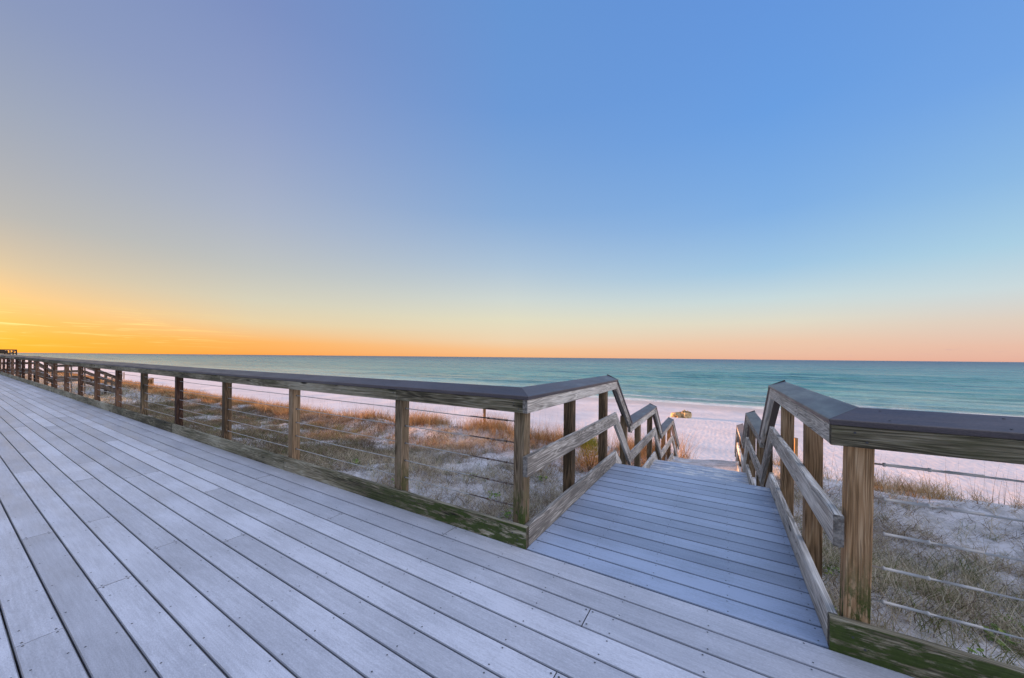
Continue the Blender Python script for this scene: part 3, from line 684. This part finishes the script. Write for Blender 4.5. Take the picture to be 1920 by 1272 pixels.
# ------------------------------------------------------------------ signs and things on the beach
def gz(x, y): return float(ground_z(np.array([x]), np.array([y]))[0])
def sign_post(x, y, h, pw, ph, off, label, rz=0., arch=False, paint=None, group=None):
    z = gz(x, y); r = empty('sign_post', (x, y, z), rz); tag(r, label, 'sign', group); Mr = wmat(r)
    def P(a, b_, c): return Mr @ Vector((a, b_, c))
    sweep('post', rrect(.09, .09, .005), P(0, 0, -.3), P(0, 0, h), W_LAMP, r, step=.5, upv=(math.sin(-rz), math.cos(rz), 0))
    d = Mr.to_3x3() @ Vector((1, 0, 0))
    sweep('panel', rrect(.03, ph, .005), P(off-pw/2, -.062, h-ph/2-.02), P(off+pw/2, -.062, h-ph/2-.02), paint or W_LAMP, r, step=.5)
    if arch: tube('hook', [P(off-pw*.45+.28*(1-math.cos(t))*.5, -.08, h-.02+.12*math.sin(t)) for t in [k*math.pi/8 for k in range(9)]], .012, M_RUST, r, 6)
    return r
m, N, b = mat_new('grey_sign_back'); M_GREYSIGN = m
tc = N.n('ShaderNodeTexCoord'); N.link(N.ramp(N.noise(tc.outputs['Object'], 14., 4), [(.4, (.30, .31, .33)), (.7, (.52, .53, .55))]), b.inputs['Base Color']); b.inputs['Roughness'].default_value = .5
sign_post(-27.2, 14.5, 1.10, .50, .62, .32, 'orange lit wooden sign panel with curved hook on the beach, behind the cable railing', rz=-.5, arch=True)
sign_post(-7.62, 10.75, .98, .20, .34, .06, 'short post with small grey plate on the dune crest near the railing corner', rz=-.9, paint=M_GREYSIGN)
sign_post(-74.8, 15.0, 1.10, .62, .75, .55, 'tiny wooden sign farthest away on the beach at left', rz=-.6)
sign_post(1.75, 12.7, 1.25, .34, .85, -.26, 'sunlit wooden sign behind the right stair handrail at the foot of the dune', rz=.5)
bn = empty('bin_rack', (-57.3, 13.7, gz(-57.3, 13.7)), -.55); tag(bn, 'low wooden bin rack with slatted box on the beach, left of centre behind the railing', 'bin rack'); Mr = wmat(bn)
for a in (-.45, -.1, .45): sweep('post', rrect(.09, .09, .005), Mr @ Vector((a, 0, -.2)), Mr @ Vector((a, 0, .82)), W_LAMP, bn, upv=(0, 1, 0))
sweep('top_board', rrect(.35, .05, .005), Mr @ Vector((-.55, 0, .845)), Mr @ Vector((.6, 0, .845)), W_LAMP, bn)
sweep('box', rrect(.42, .62, .01), Mr @ Vector((.0, -.02, .45)), Mr @ Vector((.42, -.02, .45)), W_LAMP, bn)

# sunlit lump of sandstone on the beach
m, N, b = mat_new('tan_rock'); M_ROCK = m
tc = N.n('ShaderNodeTexCoord'); rn = N.noise(tc.outputs['Object'], 3.2, 6, .65)
N.link(N.ramp(rn, [(.32, (.09, .05, .022)), (.5, (.46, .31, .14)), (.7, (.62, .46, .24))]), b.inputs['Base Color']); b.inputs['Roughness'].default_value = .85; bump(N, b, N.noise(tc.outputs['Object'], 7., 5), .8, .06)
bm = bmesh.new()
for (cx_, cy_, sx_, sy_, sz_) in ((-.30, 0, .40, .30, .26), (.12, -.08, .36, .30, .36), (.38, .05, .22, .24, .32), (-.02, .12, .5, .26, .20)):
    r = bmesh.ops.create_icosphere(bm, subdivisions=4, radius=1.)
    for v in r['verts']:
        c = v.co.copy(); q = 1+.45*(vnoise([c.x*2+5+cx_*9], [c.y*2+c.z*1.7+9], .8, 21)[0]-.5)+.30*(vnoise([c.x*5+3], [c.y*5+c.z*4+3], 1., 22)[0]-.5)
        v.co = Vector((cx_+c.x*sx_*q, cy_+c.y*sy_*q, .10+c.z*sz_*q))
for f in bm.faces: f.smooth = True
me = bpy.data.meshes.new('rock'); bm.to_mesh(me); bm.free()
rock = link('rock', me, M_ROCK, None, Matrix.Translation((-2.42, 26.9, gz(-2.42, 26.9))) @ Matrix.Rotation(.3, 4, 'Z')); tag(rock, 'lumpy tan rock lit orange on the beach sand beyond the stairs', 'rock')

# ------------------------------------------------------------------ unseen building, added off frame to shade the deck and near dune
m, N, b = mat_new('stucco'); M_STUC = m
tc = N.n('ShaderNodeTexCoord'); N.link(N.ramp(N.noise(tc.outputs['Object'], 1.5, 5), [(.3, (.48, .43, .36)), (.7, (.58, .53, .46))]), b.inputs['Base Color']); b.inputs['Roughness'].default_value = .85
m, N, b = mat_new('window_glass'); M_GLASS = m; b.inputs['Base Color'].default_value = (.03, .04, .05, 1); b.inputs['Roughness'].default_value = .08
m, N, b = mat_new('roof_metal'); M_ROOF = m; b.inputs['Base Color'].default_value = (.16, .17, .18, 1); b.inputs['Roughness'].default_value = .45
cd = empty('shade_building', (-110, -28, -1)); tag(cd, 'unseen pale building added beyond the left edge of the view to shade the deck', 'building')
box_obj('wall', -116, -104, -47, -8.1, -1.5, 12.0, M_STUC, cd, .02)
box_obj('roof', -116.4, -103.6, -47.4, -7.8, 12.0, 12.6, M_ROOF, cd, .05)
for fl in range(4):
    z = .4+fl*3.0
    for k in range(6):
        y = -46+k*6.3
        f = box_obj('window', -104.0, -103.92, y, y+2.6, z, z+2.0, M_ROOF, cd, .01); box_obj('pane', -103.95, -103.90, y+.12, y+2.48, z+.12, z+1.88, M_GLASS, f, .005)
    box_obj('balcony', -104, -102.6, -46, -9.6, z-.25, z-.1, M_STUC, cd, .02)

# ------------------------------------------------------------------ dune vegetation
def grass_mat(name, stops, trans=.25):
    m, N, b = mat_new(name); at = N.n('ShaderNodeAttribute'); at.attribute_name = 'rnd'
    N.link(N.ramp(at.outputs['Fac'], stops), b.inputs['Base Color']); b.inputs['Roughness'].default_value = .7; b.inputs['Specular IOR Level'].default_value = .2
    tr = N.n('ShaderNodeBsdfTranslucent'); N.link(N.ramp(at.outputs['Fac'], stops), tr.inputs['Color'])
    mx = N.n('ShaderNodeMixShader'); mx.inputs[0].default_value = trans; out = [n for n in N.nt.nodes if n.type == 'OUTPUT_MATERIAL'][0]
    N.link(b.outputs[0], mx.inputs[1]); N.link(tr.outputs[0], mx.inputs[2]); N.link(mx.outputs[0], out.inputs[0]); return m
M_GRASS = grass_mat('dry_grass', [(0, (.04, .028, .022)), (.2, (.11, .075, .05)), (.38, (.27, .20, .13)), (.54, (.52, .43, .29)), (.73, (.74, .65, .49)), (.78, (.18, .18, .07)), (.92, (.13, .17, .04)), (1, (.25, .30, .09))])
M_GOLD = grass_mat('golden_grass', [(0, (.07, .04, .02)), (.3, (.24, .12, .05)), (.6, (.44, .28, .12)), (1, (.62, .50, .30))], .35)
M_LEAF = grass_mat('green_leaf', [(0, (.06, .12, .02)), (.5, (.14, .26, .04)), (.85, (.26, .38, .07)), (1, (.42, .46, .12))], .3)
def blades(px, py, pz, L, wid, lean, curl, phi, rnd, nseg=3, bend=None):
    """vectorised curved ribbons"""
    n = len(px); s = np.linspace(0, 1, nseg+1)[None, :]
    hor = L[:, None]*(lean[:, None]*s+curl[:, None]*s*s); ver = L[:, None]*(np.sqrt(np.clip(1-lean**2, .02, 1))[:, None]*s-.55*np.abs(curl)[:, None]*s*s*1.1)
    ph = phi[:, None]+(0 if bend is None else bend[:, None]*s)
    cx_, cy_ = np.cos(ph), np.sin(ph)
    x = px[:, None]+hor*cx_; y = py[:, None]+hor*cy_; z = pz[:, None]+np.maximum(ver, .004)
    th = rng.uniform(0, np.pi, n)[:, None]; wx = np.cos(th)*wid[:, None]*.5*(1-s*.9); wy = np.sin(th)*wid[:, None]*.5*(1-s*.9)
    V = np.empty((n, nseg+1, 2, 3)); V[:, :, 0, 0] = x-wx; V[:, :, 0, 1] = y-wy; V[:, :, 0, 2] = z; V[:, :, 1, 0] = x+wx; V[:, :, 1, 1] = y+wy; V[:, :, 1, 2] = z
    b0 = (np.arange(n)*(nseg+1)*2)[:, None]+(np.arange(nseg)*2)[None, :]; b0 = b0.ravel()
    Fc = np.stack([b0, b0+1, b0+3, b0+2], 1)
    return V.reshape(-1, 3), Fc, np.repeat(rnd, nseg)
def merge(parts):
    Vs, Fs, Rs = [], [], []; o = 0
    for V, Fc, r in parts: Vs.append(V); Fs.append(Fc+o); Rs.append(r); o += len(V)
    return np.concatenate(Vs), np.concatenate(Fs), np.concatenate(Rs)
def field(nc, xlo, xhi, ylo, yhi, nb, Lr, wr, leanr, curlr, rr, spread, keep=None, xpow=1.):
    cx_ = xlo+(xhi-xlo)*rng.random(nc)**xpow; cy_ = rng.uniform(ylo, yhi, nc)
    if keep is not None:
        k = keep(cx_, cy_) > rng.random(nc); cx_, cy_ = cx_[k], cy_[k]
    inw = (cx_ > -1.32) & (cx_ < .60) & (cy_ < 10.6); cx_, cy_ = cx_[~inw], cy_[~inw]
    in2 = (cx_ > X2-.15) & (cx_ < X2+1.75) & (cy_ < 7.0); cx_, cy_ = cx_[~in2], cy_[~in2]
    n = len(cx_); crn = rng.random(n); csz = rng.uniform(.6, 1.25, n)
    i = np.repeat(np.arange(n), nb); N_ = len(i)
    px = cx_[i]+rng.normal(0, spread, N_)*csz[i]; py = cy_[i]+rng.normal(0, spread, N_)*csz[i]; py = np.maximum(py, 2.33)
    pz = ground_z(px, py)-.01
    rn = np.clip(rr[0]+(rr[1]-rr[0])*(.55*crn[i]+.45*rng.random(N_)), 0, 1)
    return blades(px, py, pz, rng.uniform(*Lr, N_)*csz[i], rng.uniform(*wr, N_), rng.uniform(*leanr, N_), rng.uniform(*curlr, N_), rng.uniform(0, 2*np.pi, N_), rn, bend=rng.uniform(-1.5, 1.5, N_))
patchy = lambda x, y: np.clip((.60*vnoise(x, y, 1.3, 31)+.4*vnoise(x, y, .45, 32)-.36)*5.0, .08, 1)
dense = lambda x, y: np.clip((.60*vnoise(x, y, 1.7, 33)+.4*vnoise(x, y, .6, 34)-.30)*3.5, .15, 1)
def nearpatch(x, y): return np.where(x > .6, np.clip(patchy(x, y)+.15*(y > 5), 0, 1), patchy(x, y))
parts = [
 # lying dry tangle, near
 field(4300, -9, 5.2, 2.35, 10.0, 17, (.14, .50), (.005, .0095), (.40, .97), (.1, .8), (0, .74), .12, nearpatch),
 field(520, .75, 5.2, 2.6, 7.5, 16, (.22, .52), (.005, .009), (.05, .4), (.2, .7), (.55, .98), .05),
 field(150, -9, -1.4, 2.6, 7.5, 14, (.2, .42), (.005, .009), (.05, .4), (.2, .7), (.5, .98), .05),
 field(1500, -9, 5.2, 2.35, 10.2, 15, (.16, .50), (.005, .009), (.1, .6), (.1, .7), (.3, .78), .05, nearpatch),
 field(1100, -9, 5.2, 2.35, 9.8, 16, (.10, .24), (.003, .006), (.1, .7), (.1, .5), (.76, 1.), .05, nearpatch),
 # fallen dark stems on the sand
 field(900, -9, 5.2, 2.35, 9.5, 5, (.25, .6), (.002, .0035), (.95, .998), (0, .08), (0, .25), .25),
 # farther left the cover closes and turns olive
 field(13000, -34, -8, 2.35, 10.2, 17, (.14, .38), (.007, .013), (.1, .8), (.1, .6), (.0, .62), .12, dense),
 field(5000, -34, -8, 2.35, 9.4, 14, (.12, .30), (.006, .013), (.1, .7), (.1, .5), (.74, 1.), .12, dense),
 field(3600, -95, -33, 2.35, 11.5, 11, (.2, .5), (.018, .035), (.1, .7), (.1, .5), (.1, .98), .22, dense),
]
V, Fc, rr = merge(parts)
g1 = link('dune_grass', np_mesh('dune_grass', V, Fc, {'rnd': ('FACE', rr)}), M_GRASS); tag(g1, 'tangled dry grey and olive grass covering the dune', 'grass', kind='stuff')
crest_keep = lambda x, y: np.clip((vnoise(x, y*0, .9, 41)-.25)*2.4, .08, 1)
parts = [
 field(1300, -12, -1.4, 9.9, 11.6, 15, (.18, .72), (.005, .009), (.02, .35), (.02, .40), (0, 1), .07, crest_keep),
 field(520, -12, -1.4, 7.9, 10.2, 18, (.14, .42), (.004, .008), (.05, .6), (.1, .5), (0, .9), .07, lambda x, y: np.clip((vnoise(x, y, 1.1, 42)-.55)*5, 0, 1)),
 field(620, .7, 7, 10.2, 12.0, 18, (.16, .58), (.005, .009), (.05, .6), (.05, .5), (.2, 1), .08, crest_keep),
 field(3300, -42, -12, 9.8, 11.9, 11, (.2, .62), (.009, .017), (.02, .5), (.02, .4), (0, 1), .12, crest_keep),
 field(1800, -100, -42, 10.2, 13.4, 13, (.25, .5), (.02, .04), (.02, .5), (.02, .4), (0, .9), .2),
 field(130, -1.9, -1.3, 5.8, 11.6, 22, (.15, .40), (.004, .007), (.02, .5), (.02, .4), (.1, 1), .07),
]
V, Fc, rr = merge(parts)
g2 = link('golden_grass', np_mesh('golden_grass', V, Fc, {'rnd': ('FACE', rr)}), M_GOLD); tag(g2, 'orange tufted grass along the sunlit crest of the dune', 'grass', kind='stuff')
# thin sea oat stalks standing over the crest
def stalks(n, xlo, xhi, ylo, yhi, Lr, w):
    px = rng.uniform(xlo, xhi, n); py = rng.uniform(ylo, yhi, n); k = ~((px > -1.35) & (px < .62)); px, py = px[k], py[k]; n = len(px)
    return blades(px, py, ground_z(px, py)-.02, rng.uniform(*Lr, n), np.full(n, w), rng.uniform(0, .14, n), rng.uniform(0, .12, n), rng.uniform(0, 6.28, n), rng.uniform(.1, .5, n), nseg=5)
V, Fc, rr = merge([stalks(150, -24, -4, 9.8, 11.8, (.7, 1.35), .007), stalks(26, -4, -1.5, 9.6, 12, (.6, 1.1), .006), stalks(110, .8, 6, 9.8, 11.8, (.5, 1.1), .006), stalks(45, -8, 4.5, 3.2, 8.5, (.3, .75), .006)])
g3 = link('sea_oats', np_mesh('sea_oats', V, Fc, {'rnd': ('FACE', rr)}), M_GRASS); tag(g3, 'thin bare sea oat stalks rising above the dune grass', 'grass', kind='stuff')

# single plants: small green weeds, the reed clump and the yellow bush
def weed_mesh(seed, n=26, r=.09):
    rg = np.random.default_rng(seed); V = []; Fq = []; rn = []
    for i in range(n):
        a = rg.uniform(0, 6.28); d = r*rg.random()**.6; x, y = d*math.cos(a), d*math.sin(a); z = rg.uniform(.02, .08); s = rg.uniform(.012, .024); t = rg.uniform(-.6, .6); u = rg.uniform(-.6, .6); ro = rg.uniform(0, 6.28)
        o = len(V); k = 6
        for j in range(k):
            b_ = ro+j*2*math.pi/k; qx, qy = s*math.cos(b_), s*(.75)*math.sin(b_); V.append((x+qx, y+qy, z+qx*t+qy*u))
        Fq.append((o, o+1, o+2, o+3)); Fq.append((o, o+3, o+4, o+5)); q = rg.random(); rn += [q, q]
        o = len(V); V += [(x, y, z), (x+.002, y, z), (x*.4+.002, y*.4, -.01), (x*.4, y*.4, -.01)]; Fq.append((o, o+1, o+2, o+3)); rn.append(0.)
    return np_mesh('leaves', np.array(V), np.array(Fq), {'rnd': ('FACE', np.array(rn))})
wm = [weed_mesh(s) for s in range(4)]
for q in wm: q.materials.append(M_LEAF)
wp = [(1.35, 3.35), (1.9, 4.6), (1.05, 3.9), (2.3, 5.3), (1.1, 5.6), (1.5, 4.0), (2.6, 5.9), (3.2, 6.6), (1.7, 3.1), (.95, 4.7), (2.1, 3.9), (2.9, 5.0), (.85, 6.6),
      (-2.2, 3.4), (-2.6, 4.1), (-3.3, 3.7), (-4.3, 4.4), (-3.0, 5.0), (-4.9, 3.6), (-2.0, 5.2), (-3.8, 5.7), (-5.6, 4.9), (-1.7, 3.9), (-2.5, 6.4), (-6.5, 4.3), (-5.0, 6.6), (-7.4, 5.2), (-1.65, 7.0), (-3.6, 7.4), (-6.3, 3.2)]
for i, (x, y) in enumerate(wp):
    o = bpy.data.objects.new('green_weed', wm[i % 4]); COL.objects.link(o); s = random.uniform(1.0, 1.9) if y > 4.5 else random.uniform(.55, .9)
    o.matrix_basis = Matrix.Translation((x, y, gz(x, y))) @ Matrix.Rotation(random.uniform(0, 6), 4, 'Z') @ Matrix.Scale(s, 4)
    tag(o, 'small round-leaved green weed growing low in the dune sand near the railing', 'weed', 'small green weeds in the dune')
def clump(name, x, y, n, Lr, wr, lean, rr_, mat, label, cat, spread=.06, parent_stem=None):
    px = rng.normal(0, spread, n); py = rng.normal(0, spread, n)
    V, Fc, rn = blades(px, py, np.full(n, -.03), rng.uniform(*Lr, n), rng.uniform(*wr, n), rng.uniform(0, lean, n), rng.uniform(0, .35, n), rng.uniform(0, 6.28, n), rng.uniform(*rr_, n), nseg=5)
    o = link(name, np_mesh(name, V, Fc, {'rnd': ('FACE', rn)}), mat, None, Matrix.Translation((x, y, gz(x, y)))); tag(o, label, cat); return o
clump('reed_clump', -1.15, 13.0, 190, (.3, 1.5), (.008, .014), .32, (.1, .9), M_GOLD, 'tall orange reed clump at the foot of the left stair handrail', 'reeds', .14)
clump('bunch_grass', -1.62, 3.55, 150, (.22, .48), (.003, .005), .5, (.3, .75), M_GRASS, 'pale drooping grass bunch beside the left kick board of the stairs', 'grass clump', .05)
clump('bunch_grass', 2.55, 4.9, 160, (.25, .5), (.003, .006), .55, (.3, .9), M_GRASS, 'pale grass bunch at the right edge behind the cables', 'grass clump', .07)
bush = empty('yellow_bush', (-2.85, 8.55, gz(-2.85, 8.55))); bush.scale = (1.3, 1.3, 1.3); tag(bush, 'small yellow and orange bush seen between the left stair posts', 'bush')
n = 1500; a = rng.uniform(0, 6.28, n); zz = rng.random(n)**.8; rad = .27*np.sqrt(rng.random(n))*(1.15-zz*.75)
V, Fc, rn = blades(rad*np.cos(a), rad*np.sin(a), zz*.62, rng.uniform(.05, .13, n), rng.uniform(.006, .011, n), rng.uniform(.1, .8, n), rng.uniform(0, .3, n), a+rng.normal(0, .6, n), np.clip(.75-.9*zz+.25*rng.random(n)+.25, 0, 1))
m_b = grass_mat('bush_leaf', [(0, (.16, .22, .03)), (.4, (.42, .38, .06)), (.7, (.50, .30, .06)), (1, (.45, .19, .05))], .3)
link('foliage', np_mesh('foliage', V, Fc, {'rnd': ('FACE', rn)}), m_b, bush, wmat(bush))
for k in range(7):
    aa = k*.9; tube('stem', [wmat(bush) @ Vector((0, 0, -.05)), wmat(bush) @ Vector((.10*math.cos(aa), .10*math.sin(aa), .28)), wmat(bush) @ Vector((.17*math.cos(aa), .17*math.sin(aa), .58))], [.007, .005, .002], W_DARK, bush, 5)
